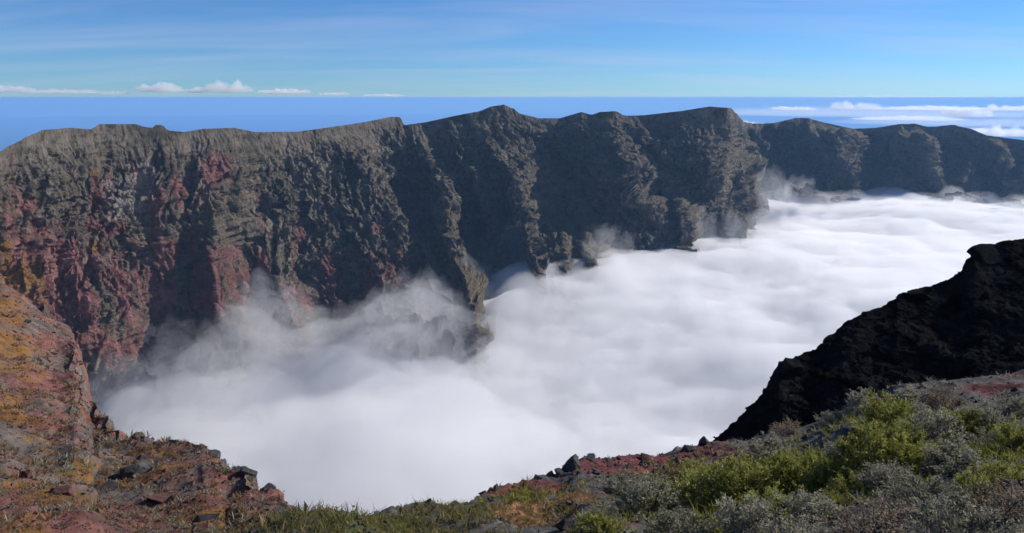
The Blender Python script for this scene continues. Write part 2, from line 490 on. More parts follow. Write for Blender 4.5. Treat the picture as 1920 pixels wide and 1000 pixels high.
    pal = np.maximum.reduce([blob(235, 365, 60, 60, .88), blob(275, 330, 35, 55, .7), blob(215, 408, 40, 10, .85), blob(330, 470, 50, 30, .3), blob(980, 400, 20, 40, .25), blob(728, 520, 8, 18, .6)])
    o = grid_mesh('caldera_wall', P, M_wall, {'red': red, 'ochre': och, 'pale': pal}, flip=True, smooth=False)
    tag(o, kind='structure')
    return P[nb:]
WALL = caldera_wall()

# caldera floor, out of sight under the cloud
fv = [(-2500, 100, -905), (6500, 100, -905), (8500, 7000, -905), (-1500, 4000, -905)]
tag(obj('caldera_floor', tri_mesh('caldera_floor', fv, [(0, 1, 2, 3)], M_wall)), kind='structure')

# ------------------------------------------------------------------ near slopes
def sheet(name, px, rows, mat, disp, colours, drop, flip=True):
    """rows: (py, r) arrays over px, from near to the crest; then the far side falls away"""
    NC = len(px)
    P = np.array([pt(px, py, r) for py, r in rows])
    crest = P[-1]
    back = []
    rr = np.hypot(crest[:, 0], crest[:, 1])
    for dd, dz in drop:
        b = crest.copy()
        b[:, 0] *= (rr + dd) / rr; b[:, 1] *= (rr + dd) / rr; b[:, 2] -= dz
        back.append(b)
    P = np.concatenate([P, np.array(back)], 0)
    N = grid_normals(P)
    if N[len(rows) // 2, NC // 2][2] < 0: N = -N
    P = P + N * disp(P)[..., None]
    d = P[..., 1] * CP - P[..., 2] * SP
    sx = 960 + FPX * P[..., 0] / d
    sy = 500 - FPX * (P[..., 1] * SP + P[..., 2] * CP) / d
    o = grid_mesh(name, P, mat, colours(sx, sy, P), flip=False, smooth=False)
    tag(o, kind='structure')
    return P

def blobs(sx, sy, L, base=0.0):
    r = np.full(sx.shape, base)
    for cx, cy_, rx, ry, a in L:
        r = np.maximum(r, a * np.exp(-((sx - cx) / rx) ** 2 - ((sy - cy_) / ry) ** 2))
    return r

L_SIL = table([(-700, 330), (-400, 370), (-200, 420), (-60, 480), (0, 515), (50, 560), (100, 610), (140, 648), (162, 690), (172, 742), (186, 770), (228, 798), (262, 816), (288, 822), (340, 826), (380, 832), (408, 850),
               (428, 874), (468, 882), (490, 905), (512, 930), (535, 965), (600, 1050), (700, 1120)])
L_R = table([(-700, 760), (-400, 640), (-200, 560), (0, 400), (100, 290), (162, 190), (186, 135), (265, 95), (390, 66), (470, 50), (535, 34), (700, 22)])

def left_slope():
    px = np.linspace(-520, 660, 560)
    sil, rs = L_SIL(px), L_R(px)
    r0 = np.interp(px, [-520, 660], [20, 10])
    ks = np.linspace(0, 1, 300)
    py0 = 1240.0
    rows = []
    for k in ks:
        py = py0 + (sil - py0) * k ** 0.9
        rows.append((py, np.exp(np.log(r0) + (np.log(rs) - np.log(r0)) * k ** 1.15)))
    def disp(P):
        x, y, z = P[..., 0], P[..., 1], P[..., 2]
        r = np.hypot(x, y)
        f = np.clip(r / 70, 0.18, 3.2)
        a = (ridged(x / 26, y / 26, z / 30, 3, 0.5) - 1.0) * 1.6 * f * (1 - 0.9 * sstep(90, 200, r))
        a2 = (ridged(x / 90, y / 90, z / 90, 3, 0.5) - 0.9) * 6.0 * sstep(90, 260, r)
        b = fbm(x / 6.5, y / 6.5, z / 6.5, 4, 0.55) * 0.85 * np.clip(r / 50, 0.2, 1.6) * (1 - sstep(35, 85, r))
        c = np.maximum(fbm(x / 2.6, y / 2.6, z / 2.6, 4, 0.55), 0.1) * 0.7 * np.clip(r / 50, 0.3, 1.2) * (1 - sstep(22, 48, r))
        az = np.arctan2(x, y) * 30; el = np.log(r) * 9
        v1, d1 = worley(az, el, z / 40, 5)
        v2, d2 = worley(az * 2.7, el * 2.5, z / 20, 8)
        w5 = sstep(35, 90, r)
        c = c + r * w5 * (-0.004 * d1 - 0.0018 * d2 + 0.0075 * fbm(az * 0.8, el * 0.8, z / 40, 3, 0.45)) + a2
        return a + b + c
    def colours(sx, sy, P):
        n = 0.16 * fbm(P[..., 0] / 22, P[..., 1] / 22, P[..., 2] / 22, 3)
        red = blobs(sx, sy, [(420, 900, 110, 60, .62), (330, 840, 120, 28, .72), (260, 960, 170, 50, .60), (150, 640, 60, 100, .60), (130, 790, 120, 60, .56), (30, 850, 60, 60, .5), (200, 900, 100, 40, .5)], 0.47) + n
        och = blobs(sx, sy, [(10, 600, 70, 90, .64), (20, 760, 40, 70, .60), (410, 905, 50, 50, .62), (150, 870, 110, 40, .56), (300, 850, 60, 14, .6), (400, 970, 170, 36, .64), (75, 700, 25, 50, .55), (250, 985, 60, 20, .6), (60, 930, 90, 50, .55), (30, 690, 120, 120, .55)], 0.33) - n
        grn = blobs(sx, sy, [(120, 880, 40, 30, .5), (400, 990, 60, 20, .66), (215, 885, 30, 20, .48), (560, 990, 80, 40, .7)], 0.2)
        return {'red': red, 'ochre': och, 'green': grn}
    return sheet('left_slope', px, rows, M_left, disp, colours, [(3, 1.6), (8, 8), (22, 30), (60, 85), (160, 230), (420, 640), (700, 1000)])
LEFT = left_slope()

D_SIL = table([(1150, 960), (1260, 880), (1310, 850), (1340, 828), (1378, 792), (1415, 752), (1440, 725), (1452, 700), (1460, 680), (1490, 672), (1528, 656), (1545, 640), (1580, 607), (1610, 592), (1640, 582), (1676, 560), (1682, 552),
               (1720, 545), (1765, 526), (1785, 516), (1800, 508), (1812, 486), (1828, 468), (1860, 461), (1890, 454), (1925, 446), (2100, 400), (2400, 340), (2800, 300)])

def dark_ridge():
    px = np.concatenate([np.linspace(1180, 2000, 470, endpoint=False), np.linspace(2000, 2700, 60)])
    sil = D_SIL(px)
    rs = np.interp(px, [1180, 1340, 1600, 1920, 2700], [95, 105, 128, 160, 220])
    base = np.interp(px, [1180, 1340, 1600, 1920, 2700], [960, 905, 860, 800, 740])
    rb = np.interp(px, [1180, 1340, 1600, 1920, 2700], [82, 88, 92, 98, 120])
    rows = []
    for k in np.linspace(0, 1, 230):
        rows.append((base + (sil - base) * k, rb + (rs - rb) * k ** 1.0))
    def disp(P):
        x, y, z = P[..., 0], P[..., 1], P[..., 2]
        crest = np.ones(P.shape[0]); crest[190:] = 0.45; crest[:190] = np.interp(np.arange(190), [0, 120, 189], [1, 1, .45])
        a = (ridged(x / 17, y / 17, z / 15, 4, 0.55) - 1.0) * 0.9
        v1, d1 = worley(x / 4.5, y / 4.5, z / 4.5, 4)
        b = fbm(x / 3, y / 3, z / 3, 4, 0.6) * 0.45 + (v1 - .5 - d1 * .4) * 0.9
        return (a + b) * crest[:, None] + 0.22 * fbm(x / 1.3, y / 1.3, z / 1.3, 3, 0.6)
    def colours(sx, sy, P):
        return {'red': blobs(sx, sy, [(1860, 720, 120, 25, .6)], .2), 'ochre': sx * 0 + .1, 'green': sx * 0 + .2}
    return sheet('dark_ridge', px, rows, M_dark, disp, colours, [(3, 2), (10, 12), (30, 40), (90, 130), (260, 380), (600, 900)])
DARK = dark_ridge()

A_SIL = table([(380, 1060), (440, 1020), (500, 985), (540, 966), (600, 964), (640, 970), (700, 958), (760, 955), (830, 950), (880, 940), (905, 926), (930, 915), (985, 903), (1050, 888), (1072, 872), (1088, 860), (1110, 858),
               (1230, 857), (1290, 840), (1330, 830), (1400, 823), (1500, 803), (1560, 775), (1620, 748), (1700, 718), (1800, 708), (1925, 692), (2200, 650), (2600, 600)])
A_R = table([(380, 12), (640, 12.5), (880, 17), (1000, 22), (1100, 26), (1330, 30), (1500, 29), (1700, 29), (1925, 32), (2600, 44)])

def near_rows(px, n=230):
    sil, rs = A_SIL(px), A_R(px)
    rows = []
    for k in np.linspace(0, 1, n):
        # ground line in the vertical plane of each column: from under the camera to the crest
        r = 1.2 + (rs - 1.2) * k ** 1.25
        zc = rs * tan_of(px, sil)
        z0 = -2.2
        kk = (r - 1.2) / (rs - 1.2)
        zz = z0 + (zc - z0) * kk - 0.9 * np.sin(np.pi * kk) * np.interp(px, [380, 900, 1500], [0.3, 0.5, 1.0])
        rows.append((r, zz))
    return rows

def near_ground():
    px = np.linspace(300, 2500, 620)
    R, Z = [np.array(v) for v in zip(*near_rows(px))]
    U = np.broadcast_to(px, R.shape)
    X, Y = at_col(U, R, Z)
    P = np.stack([X, Y, Z], -1)
    crest = P[-1]; rr = np.hypot(crest[:, 0], crest[:, 1]); back = []
    for dd, dz in [(1.0, 0.6), (3, 3), (10, 14), (30, 40), (90, 120), (200, 260), (420, 620), (600, 950)]:
        b = crest.copy(); b[:, 0] *= (rr + dd) / rr; b[:, 1] *= (rr + dd) / rr; b[:, 2] -= dz
        back.append(b)
    P = np.concatenate([P, np.array(back)], 0)
    x, y = P[..., 0], P[..., 1]
    rad = np.hypot(x, y)
    P[..., 2] += fbm(x / 3.1, y / 3.1, x * 0, 4, 0.5) * 0.22 * np.clip(rad / 10, 0.1, 1.2) + np.maximum(fbm(x / 0.7, y / 0.7, x * 0 + 4, 4, 0.55), 0) * 0.14
    d = P[..., 1] * CP - P[..., 2] * SP
    sx = 960 + FPX * P[..., 0] / d
    sy = 500 - FPX * (P[..., 1] * SP + P[..., 2] * CP) / d
    red = blobs(sx, sy, [(1200, 870, 170, 26, .95), (1340, 845, 90, 24, .9), (980, 915, 110, 22, .85), (1860, 720, 110, 40, .62), (1180, 985, 30, 20, .6), (1700, 760, 60, 20, .5)], .22)
    och = blobs(sx, sy, [(990, 960, 90, 30, .95), (1080, 935, 50, 20, .7), (480, 985, 90, 30, .6)], .12)
    grn = blobs(sx, sy, [(720, 985, 140, 30, .75), (1110, 975, 40, 22, .7), (980, 932, 40, 8, .7)], .30)
    o = grid_mesh('foreground_ground', P, M_near, {'red': red, 'ochre': och, 'green': grn})
    tag(o, kind='structure')
    return P
NEAR = near_ground()

# ------------------------------------------------------------------ cloud in the caldera
def volume_material(name, density, color, aniso):
    t = NT(name)
    v = t.node('ShaderNodeVolumeScatter')
    v.inputs['Color'].default_value = (*color, 1)
    v.inputs['Density'].default_value = density
    v.inputs['Anisotropy'].default_value = aniso
    t.l.new(v.outputs[0], t.out.inputs['Volume'])
    return t.m

def cloud_hull(name, mat, pxs, Ds, ztop, bottom=-880.0):
    U, DD = np.meshgrid(pxs, Ds)
    Z0 = ztop(U, DD, *at_col(U, DD, -500 + 0 * U))
    X, Y = at_col(U, DD, -500 + 0 * U)
    nr, nc = U.shape
    top = np.stack([X, Y, Z0], -1).reshape(-1, 3)
    bot = top.copy(); bot[:, 2] = bottom
    V = np.concatenate([top, bot]); n = nr * nc
    idx = np.arange(n).reshape(nr, nc)
    a, b, c, d = idx[:-1, :-1], idx[:-1, 1:], idx[1:, 1:], idx[1:, :-1]
    ft = np.stack([a, b, c, d], -1).reshape(-1, 4)
    fb = np.stack([a, d, c, b], -1).reshape(-1, 4) + n
    def side(line):
        l0, l1 = line[:-1], line[1:]
        return np.stack([l0, l0 + n, l1 + n, l1], -1)
    sides = np.concatenate([side(idx[0]), side(idx[::-1, 0]), side(idx[:, -1]), side(idx[-1, ::-1])])
    q = np.concatenate([ft, fb, sides]).astype(np.int32)
    me = bpy.data.meshes.new(name)
    me.vertices.add(len(V)); me.vertices.foreach_set('co', V.astype(np.float32).ravel())
    me.loops.add(q.size); me.loops.foreach_set('vertex_index', q.ravel())
    me.polygons.add(len(q)); me.polygons.foreach_set('loop_start', np.arange(0, q.size, 4, dtype=np.int32))
    me.polygons.foreach_set('use_smooth', np.full(len(q), True))
    me.update(calc_edges=True)
    me.materials.append(mat)
    return obj(name, me)

def top_main(U, D, X, Y):
    z = -560 + 102 * sstep(800, 985, U + 60 * fbm(X / 300, Y / 300, X * 0 + 2.7, 3)) * sstep(1300, 2250, D) + 34 * sstep(1500, 1750, U) * sstep(2200, 3400, D)
    z = z + 40 * fbm(X / 620, Y / 620, X * 0, 3) * (0.35 + 0.65 * sstep(1000, 1500, U))
    bil = 1 - np.abs(perlin(X / 210, Y / 210, X * 0 + 3.3)); bil2 = 1 - np.abs(perlin(X / 75, Y / 75, X * 0 + 8.3))
    z = z + ((bil - 0.7) * 17 + (bil2 - 0.7) * 7) * (0.3 + 0.7 * sstep(900, 1300, U)) + 10 * fbm(X / 90, Y / 90, X * 0 + 6.6, 3, 0.6)
    return z
Ds = np.concatenate([np.linspace(300, 1200, 36, endpoint=False), np.linspace(1200, 6600, 200)])
cl = cloud_hull('cloud_sea', volume_material('cloud', 0.018, (0.996, 0.996, 0.996), 0.2), np.linspace(-420, 2500, 300), Ds, top_main)
tag(cl, 'white sea of cloud filling the crater below the cliffs', 'cloud', kind='stuff')

def top_mist(U, D, X, Y):
    e = sstep(120, 260, U) * (1 - sstep(840, 1180, U + 90 * fbm(X / 200, Y / 200, X * 0 + 9.2, 3))) * sstep(800, 1100, D)
    z = -600 + e * (125 + 85 * fbm(X / 300, Y / 300, X * 0 + 1.2, 4))
    return z
mi = cloud_hull('mist_bank', volume_material('mist', 0.0032, (0.975, 0.97, 0.96), 0.2), np.linspace(60, 1280, 190), np.linspace(700, 2300, 120), top_mist)
tag(mi, 'thin grey mist drifting up the foot of the left cliffs', 'mist', kind='stuff')

# wisps that lap against the cliffs
def wisps():
    rs = np.random.RandomState(3)
    V = []; Fc = []
    import bmesh
    bm = bmesh.new(); bmesh.ops.create_icosphere(bm, subdivisions=4, radius=1.0)
    B = np.array([v.co[:] for v in bm.verts]); T = np.array([[v.index for v in f.verts] for f in bm.faces]); bm.free()
    spots = [(250, 640, 1500, 120), (330, 600, 1620, 130), (500, 560, 1800, 140), (560, 590, 1720, 150), (640, 560, 1800, 120), (720, 590, 1750, 130), (800, 560, 1750, 150), (850, 600, 1650, 130), (690, 640, 1600, 150), (420, 660, 1480, 120),
             (960, 450, 2330, 110), (1000, 490, 2150, 90), (1130, 480, 2250, 110), (1445, 385, 3000, 170), (1480, 370, 3400, 150), (1560, 365, 3550, 150),
             (1620, 360, 3600, 180), (1700, 362, 3600, 150), (1780, 355, 3650, 200), (1850, 372, 3500, 170), (1900, 365, 3600, 190), (1960, 370, 3600, 180),
             (935, 440, 2330, 85), (975, 445, 2330, 80), (1135, 450, 2300, 85), (1160, 445, 2380, 75), (1318, 410, 2560, 80), (1350, 405, 2600, 70), (1445, 360, 3050, 120), (1470, 352, 3250, 130), (1500, 352, 3400, 120)]
    n = 0
    for px, py, D, r in spots:
        for j in range(2):
            c = pt(px + rs.normal() * 18, py + (105 if px < 480 else 80 if px < 900 else 34) + rs.normal() * 10, D + rs.normal() * 60)
            o = rs.uniform(0, 60, 3)
            k = 1 + 0.6 * fbm(*(B * 1.4 + o).T, 4, 0.55)
            sh = np.array([0.72, 0.8, 1.05]) if px < 900 or r < 135 and py < 455 else np.array([1.25, 1.0, 0.5])
            Q = B * np.maximum(k, 0.15)[:, None] * sh * r * rs.uniform(0.5, 0.95)
            V.append(Q + c); Fc.append(T + n); n += len(B)
    me = tri_mesh('mist_wisps', np.concatenate(V), np.concatenate(Fc), volume_material('wisp_vapour', 0.0021, (0.995, 0.995, 0.995), 0.2), True)
    tag(obj('mist_wisps', me), 'ragged white wisps lapping against the foot of the cliffs', 'mist', kind='stuff')
wisps()

# ------------------------------------------------------------------ haze
def haze():
    hx, z0, z1 = 121000.0, -2402.0, 14.0
    V = [(-hx, -hx, z0), (hx, -hx, z0), (hx, hx, z0), (-hx, hx, z0), (-hx, -hx, z1), (hx, -hx, z1), (hx, hx, z1), (-hx, hx, z1)]
    Fc = [(3, 2, 1, 0), (4, 5, 6, 7), (0, 1, 5, 4), (1, 2, 6, 5), (2, 3, 7, 6), (3, 0, 4, 7)]
    t = NT('haze_air')
    v = t.node('ShaderNodeVolumePrincipled')
    v.inputs['Color'].default_value = (0.33, 0.62, 1.0, 1)
    v.inputs['Density'].default_value = 2.4e-5
    v.inputs['Anisotropy'].default_value = 0.1
    t.l.new(v.outputs[0], t.out.inputs['Volume'])
    o = obj('haze', tri_mesh('haze', V, Fc, t.m))
    tag(o, 'pale blue air thickening towards the sea horizon', 'haze', kind='stuff')
haze()

# ------------------------------------------------------------------ plants and stones in the foreground
def leaf_material(name, dark, light, tip, trans=0.35):
    t = NT(name)
    g = t.node('ShaderNodeNewGeometry')
    oi = t.node('ShaderNodeObjectInfo')
    v = t.math('ADD', t.math('MULTIPLY', g.outputs['Random Per Island'], 0.7), t.math('MULTIPLY', oi.outputs['Random'], 0.3))
    c = t.ramp(v, [(0.05, dark), (0.55, light), (0.98, tip)])
    d = t.node('ShaderNodeBsdfDiffuse'); tr = t.node('ShaderNodeBsdfTranslucent')
    t.l.new(c, d.inputs[0]); t.l.new(c, tr.inputs[0])
    m = t.node('ShaderNodeMixShader'); m.inputs[0].default_value = trans
    t.l.new(d.outputs[0], m.inputs[1]); t.l.new(tr.outputs[0], m.inputs[2])
    t.l.new(m.outputs[0], t.out.inputs['Surface'])
    return t.m

M_grey = leaf_material('grey_foliage', (0.11, 0.105, 0.070), (0.32, 0.305, 0.215), (0.54, 0.51, 0.39))
M_green = leaf_material('olive_foliage', (0.12, 0.118, 0.018), (0.30, 0.30, 0.07), (0.48, 0.46, 0.19))
M_grass = leaf_material('grass_blades', (0.080, 0.082, 0.025), (0.18, 0.17, 0.06), (0.34, 0.28, 0.14))
M_straw = leaf_material('dry_herbs', (0.10, 0.065, 0.030), (0.24, 0.15, 0.075), (0.36, 0.26, 0.15))
_t = NT('shrub_wood'); _t.bsdf(_t.ramp(_t.noise(30, 4), [(0.3, (0.05, 0.042, 0.036)), (0.7, (0.17, 0.15, 0.13))]), 0.9); M_wood = _t.m

def stone_material(name, a, b, sc):
    t = NT(name)
    P = t.pos()
    c = t.ramp(t.noise(sc, 8, 0.7, P), [(0.3, a), (0.7, b)])
    t.bsdf(c, 0.95, t.bump(t.noise(sc * 3, 8, 0.7, P), 0.12 / sc, 0.8), 0.1)
    return t.m
M_stone = stone_material('basalt_stone', (0.030, 0.030, 0.030), (0.11, 0.105, 0.10), 2.0)
M_redstone = stone_material('red_stone', (0.065, 0.036, 0.030), (0.185, 0.10, 0.082), 2.0)

def unit(v): return v / (np.linalg.norm(v, axis=-1, keepdims=True) + 1e-9)

def tubes(name, paths, mat, sides=4):
    V = []; Fc = []
    for pts, r0, r1 in paths:
        pts = np.asarray(pts); n = len(pts)
        base = len(V)
        for i in range(n):
            tg = unit(pts[min(i + 1, n - 1)] - pts[max(i - 1, 0)])
            a = unit(np.cross(tg, [0.31, 0.17, 0.93] if abs(tg[2]) < 0.9 else [1, 0, 0])); b = np.cross(tg, a)
            r = r0 + (r1 - r0) * i / (n - 1)
            for k in range(sides):
                an = 2 * math.pi * k / sides
                V.append(pts[i] + r * (a * math.cos(an) + b * math.sin(an)))
        for i in range(n - 1):
            for k in range(sides):
                p = base + i * sides + k; q = base + i * sides + (k + 1) % sides
                Fc.append((p, q, q + sides, p + sides))
    return tri_mesh(name, V, Fc, mat, True)

def make_shrub(seed, height, dens, leaf, mat, upright=0.5, nst=46):
    """unit shrub, about 1 m across: stems that fork, leaflets crowded along the twigs"""
    rs = np.random.RandomState(seed)
    paths = []; L = []
    lobes = unit(rs.normal(size=(6, 3)) * [1, 1, 0.5] + [0, 0, 0.5])
    lr = rs.uniform(0.72, 1.08, 6)
    for i in range(nst):
        az = rs.uniform(0, 2 * math.pi); el = math.asin(rs.uniform(0.05, 1.0)) 
        d = np.array([math.cos(az) * math.cos(el), math.sin(az) * math.cos(el), math.sin(el)])
        w = np.clip((lobes @ d - 0.35) / 0.65, 0, 1)
        rad = (0.60 + 0.40 * np.max(w * lr)) * rs.uniform(0.85, 1.1)
        end = d * rad * np.array([0.5, 0.5, height])
        b0 = np.array([rs.normal() * 0.05, rs.normal() * 0.05, -0.04])
        mid = b0 * 0.5 + end * 0.5 + np.array([0, 0, -0.05 * (1 - d[2])]) + rs.normal(size=3) * 0.03
        end = end + np.array([0, 0, upright * 0.12 * (1 - d[2])])
        pth = [b0, b0 * 0.6 + mid * 0.4, mid, mid * 0.45 + end * 0.55 + rs.normal(size=3) * 0.015, end]
        paths.append((pth, 0.010, 0.003))
        for k in range(8):
            f = rs.uniform(0.35, 0.95)
            p0 = mid + (end - mid) * (f * 1.6 - 0.6) if f > 0.375 else mid
            dr = unit(unit(end - b0) * 0.7 + rs.normal(size=3) * 0.55 + np.array([0, 0, upright * 0.7]))
            ln = rs.uniform(0.07, 0.17)
            p1 = p0 + dr * ln
            if k < 3: paths.append(([p0, (p0 + p1) / 2, p1], 0.003, 0.0012))
            m = int(dens * rs.uniform(0.7, 1.3))
            tt = rs.uniform(0.05, 1.05, m)[:, None]
            c = p0 + (p1 - p0) * tt + rs.normal(size=(m, 3)) * 0.012
            ax = unit(dr + rs.normal(size=(m, 3)) * 0.6)
            sd = unit(np.cross(ax, rs.normal(size=(m, 3))))
            ll = leaf * rs.uniform(0.6, 1.3, (m, 1)); ww = ll * 0.20
            q = np.stack([c, c + ax * ll * 0.5 + sd * ww, c + ax * ll, c + ax * ll * 0.5 - sd * ww], 1)
            L.append(q.reshape(-1, 3))
    return tubes('stems', paths, M_wood, 3), quads_mesh('foliage', np.concatenate(L), mat)

GREY = [make_shrub(11 + i, h, 16, 0.042, M_grey, u) for i, (h, u) in enumerate([(0.62, 0.4), (0.75, 0.7), (0.52, 0.3), (0.85, 0.9)])]
M_dry = leaf_material('dry_foliage', (0.09, 0.065, 0.045), (0.27, 0.20, 0.14), (0.50, 0.41, 0.30))
DRY = [make_shrub(21, 0.7, 9, 0.04, M_dry, 0.6)]
GREEN = [make_shrub(31 + i, h, 20, 0.040, M_green, u) for i, (h, u) in enumerate([(0.50, 0.5), (0.62, 0.8)])]
CUSH = [make_shrub(41, 0.36, 22, 0.036, M_green, 0.6, 54)]

_d = NEAR[..., 1] * CP - NEAR[..., 2] * SP
N_SX = 960 + FPX * NEAR[..., 0] / _d; N_SY = 500 - FPX * (NEAR[..., 1] * SP + NEAR[..., 2] * CP) / _d
def on(P, px, py, sx=None, sy=None, rows=None):
    """ground point seen at a photograph position"""
    if sx is None:
        d = P[..., 1] * CP - P[..., 2] * SP
        sx = 960 + FPX * P[..., 0] / d; sy = 500 - FPX * (P[..., 1] * SP + P[..., 2] * CP) / d
    e = (sx - px) ** 2 + (sy - py) ** 2
    if rows: e = e[:rows]
    i = np.unravel_index(np.argmin(e), e.shape)
    return Vector(P[i])
def on_near(px, py): return on(NEAR, px, py, N_SX, N_SY, 230)

R_ = random.Random(5)
def place_shrub(protos, k, px, py, wpx, label, group, name='broom_shrub', cat='shrub', hs=1.0):
    p = on_near(px, py)
    dep = p.y * CP - p.z * SP
    w = wpx / FPX * dep
    root = bpy.data.objects.new(name, None); COL.objects.link(root)
    root.location = p; root.rotation_euler = (0, 0, R_.uniform(0, 6.28)); root.scale = (w, w, w * hs)
    st, fo = protos[k % len(protos)]
    obj('stems', st, root); obj('foliage', fo, root)
    tag(root, label, cat, group)

G1 = 'grey broom shrubs on the near slope'
G2 = 'olive green shrubs on the near slope'
for i, (px, py, w, lab) in enumerate([
    (1170, 925, 105, 'grey twiggy shrub where the red soil meets the ochre patch'),
    (1215, 968, 190, 'wide grey shrub at the near end of the red soil strip'),
    (1262, 925, 95, 'grey shrub just below the middle of the red soil crest'),
    (1275, 1015, 180, 'grey shrub cut by the lower edge, below the wide grey one'),
    (1372, 905, 110, 'rounded grey shrub below the right end of the red crest'),
    (1400, 1000, 165, 'grey shrub at the lower edge below the green clumps'),
    (1440, 862, 130, 'silvery grey shrub at the foot of the black ridge'),
    (1475, 818, 80, 'small grey shrub on the crest against the black ridge foot'),
    (1535, 975, 170, 'grey shrub below the brightest green clumps'),
    (1508, 1045, 200, 'dark grey shrub cut off at the lower edge, between two larger ones'),
    (1565, 798, 80, 'low grey shrub above the dark hollow'),
    (1620, 768, 80, 'low grey shrub on the crest beside the green cushion'),
    (1640, 1010, 210, 'broad grey shrub at the lower edge, lower right'),
    (1668, 915, 150, 'grey shrub right of the long green clump'),
    (1700, 748, 75, 'small grey shrub on the crest above the green cushion'),
    (1745, 830, 130, 'grey shrub between the two green cushions'),
    (1740, 960, 200, 'large bushy grey shrub in the middle of the lower right mass'),
    (1770, 768, 110, 'grey domed shrub above the right green cushion'),
    (1800, 890, 190, 'tall bushy grey shrub under the right green cushion'),
    (1800, 1050, 240, 'biggest grey shrub, cut off by the lower edge'),
    (1845, 800, 110, 'grey shrub at the right end of the right green cushion'),
    (1885, 850, 140, 'grey shrub near the right border at half height of the slope'),
    (1900, 965, 210, 'grey shrub touching the right border, lowest but one'),
    (1905, 775, 90, 'small grey shrub at the right border below the red soil'),
    (1920, 1055, 220, 'grey shrub in the lower right corner'),
    (1130, 985, 100, 'small grey shrub beside the round green clump on ochre soil'),
    (1585, 870, 110, 'grey shrub on the near lip of the dark hollow')]):
    place_shrub(DRY if i % 5 == 2 else GREY, i, px, py, w * 0.9, lab, G1, hs=R_.uniform(0.55, 0.8))
for i, (px, py, w, lab) in enumerate([
    (1110, 998, 90, 'round green shrub at the edge of the ochre soil'),
    (1300, 912, 90, 'small yellow green shrub below the red crest'),
    (1325, 955, 150, 'yellow green shrub right of the wide grey one'),
    (1405, 940, 140, 'dense olive shrub left of the brightest green clump'),
    (1468, 880, 80, 'olive shrub tucked beneath the silvery grey one'),
    (1500, 925, 115, 'bright green shrub left of the dark hollow'),
    (1572, 915, 130, 'bright green shrub below the dark hollow'),
    (1640, 878, 140, 'long green clump right of the dark hollow'),
    (1560, 950, 70, 'small green tuft in front of the bright green shrub'),
    (1690, 845, 90, 'olive shrub under the left green cushion'),
    (1865, 905, 90, 'green shrub between grey ones near the right border'),
    (1895, 835, 80, 'small green shrub at the right border'),
    (1260, 950, 80, 'small green shrub in front of the crest shrubs, right of the wide grey one'),
    (1365, 925, 100, 'yellow green shrub touching the rounded grey one'),
    (1450, 965, 110, 'low green shrub in the middle of the lower edge plants'),
    (1535, 905, 90, 'bright green shrub squeezed between two larger green ones'),
    (1610, 930, 100, 'green shrub hanging below the long green clump'),
    (1690, 885, 90, 'green shrub at the right end of the long green clump'),
    (1740, 800, 70, 'small green shrub bridging the two cushions'),
    (1830, 930, 80, 'small green shrub among the tallest grey ones'),
    (1770, 870, 80, 'olive shrub below the right cushion')]):
    place_shrub(GREEN, i, px, py + 6, w * 1.2, lab, G2, name='green_shrub', hs=0.85)
for px, py, w, lab in [(1672, 795, 135, 'flat green cushion plant below the crest, wider of two'),
                       (1800, 812, 110, 'flat green cushion plant nearer the right border, narrower of two')]:
    place_shrub(CUSH, 0, px, py, w, lab, 'green cushion plants', name='cushion_plant')

# ------------------------------------------------------------------ stones
def boulder(seed, P, px, py, wpx, label, mat, group, flat=(1, 1, 0.75), name='boulder', rows=None, sink=0.36):
    rs = np.random.RandomState(seed)
    import bmesh
    bm = bmesh.new(); bmesh.ops.create_icosphere(bm, subdivisions=4, radius=0.5)
    V = np.array([v.co[:] for v in bm.verts])
    o = rs.uniform(0, 50, 3)
    V = V * (1 + 0.22 * fbm(*(V * 1.5 + o).T, 2)[:, None])
    for _ in range(17):                                  # broken faces
        n = unit(rs.normal(size=3)); d = rs.uniform(0.20, 0.40)
        k = V @ n; V = np.where((k > d)[:, None], V - (k - d)[:, None] * n * 0.95, V)
    V = V * 1.25 + unit(V) * (0.022 * fbm(*(V * 6 + o).T, 4))[:, None]
    V = V * np.array(flat)
    for v, c in zip(bm.verts, V): v.co = c
    me = bpy.data.meshes.new(name); bm.to_mesh(me); bm.free(); me.materials.append(mat)
    p = on(P, px, py, rows=rows)
    dep = p.y * CP - p.z * SP
    w = wpx / FPX * dep
    ob = obj(name, me)
    ob.scale = (w, w, w)
    ob.location = p + Vector((0, 0, w * flat[2] * (0.5 - sink)))
    ob.rotation_euler = (rs.uniform(-.3, .3), rs.uniform(-.3, .3), rs.uniform(0, 6.28))
    tag(ob, label, 'rock', group)

GB = 'stones on the near crest'
for i, (px, py, w, fl, m, lab) in enumerate([
    (1076, 880, 46, (1, 1, 0.85), M_stone, 'dark block standing at the left end of the red crest'),
    (1048, 890, 22, (1, 1, 0.8), M_stone, 'small dark stone just left of the crest block'),
    (928, 920, 15, (0.8, 0.8, 1.3), M_stone, 'little upright stone on the skyline above the ochre soil'),
    (1108, 864, 30, (1.2, 1, 0.5), M_stone, 'flat dark stone right behind the crest block'),
    (1215, 862, 26, (1.3, 1, 0.5), M_redstone, 'low reddish stone in the middle of the red crest'),
    (1292, 845, 26, (1.2, 1, 0.6), M_stone, 'dark stone on the right part of the red crest'),
    (1322, 832, 24, (1, 1, 0.9), M_stone, 'dark stone where the red crest reaches the black ridge'),
    (1600, 822, 46, (1.4, 1, 0.4), M_stone, 'dark flat stone in the hollow among the shrubs')]):
    boulder(100 + i, NEAR, px, py, w, lab, m, GB, fl, rows=230)
GL = 'rocks on the left slope'
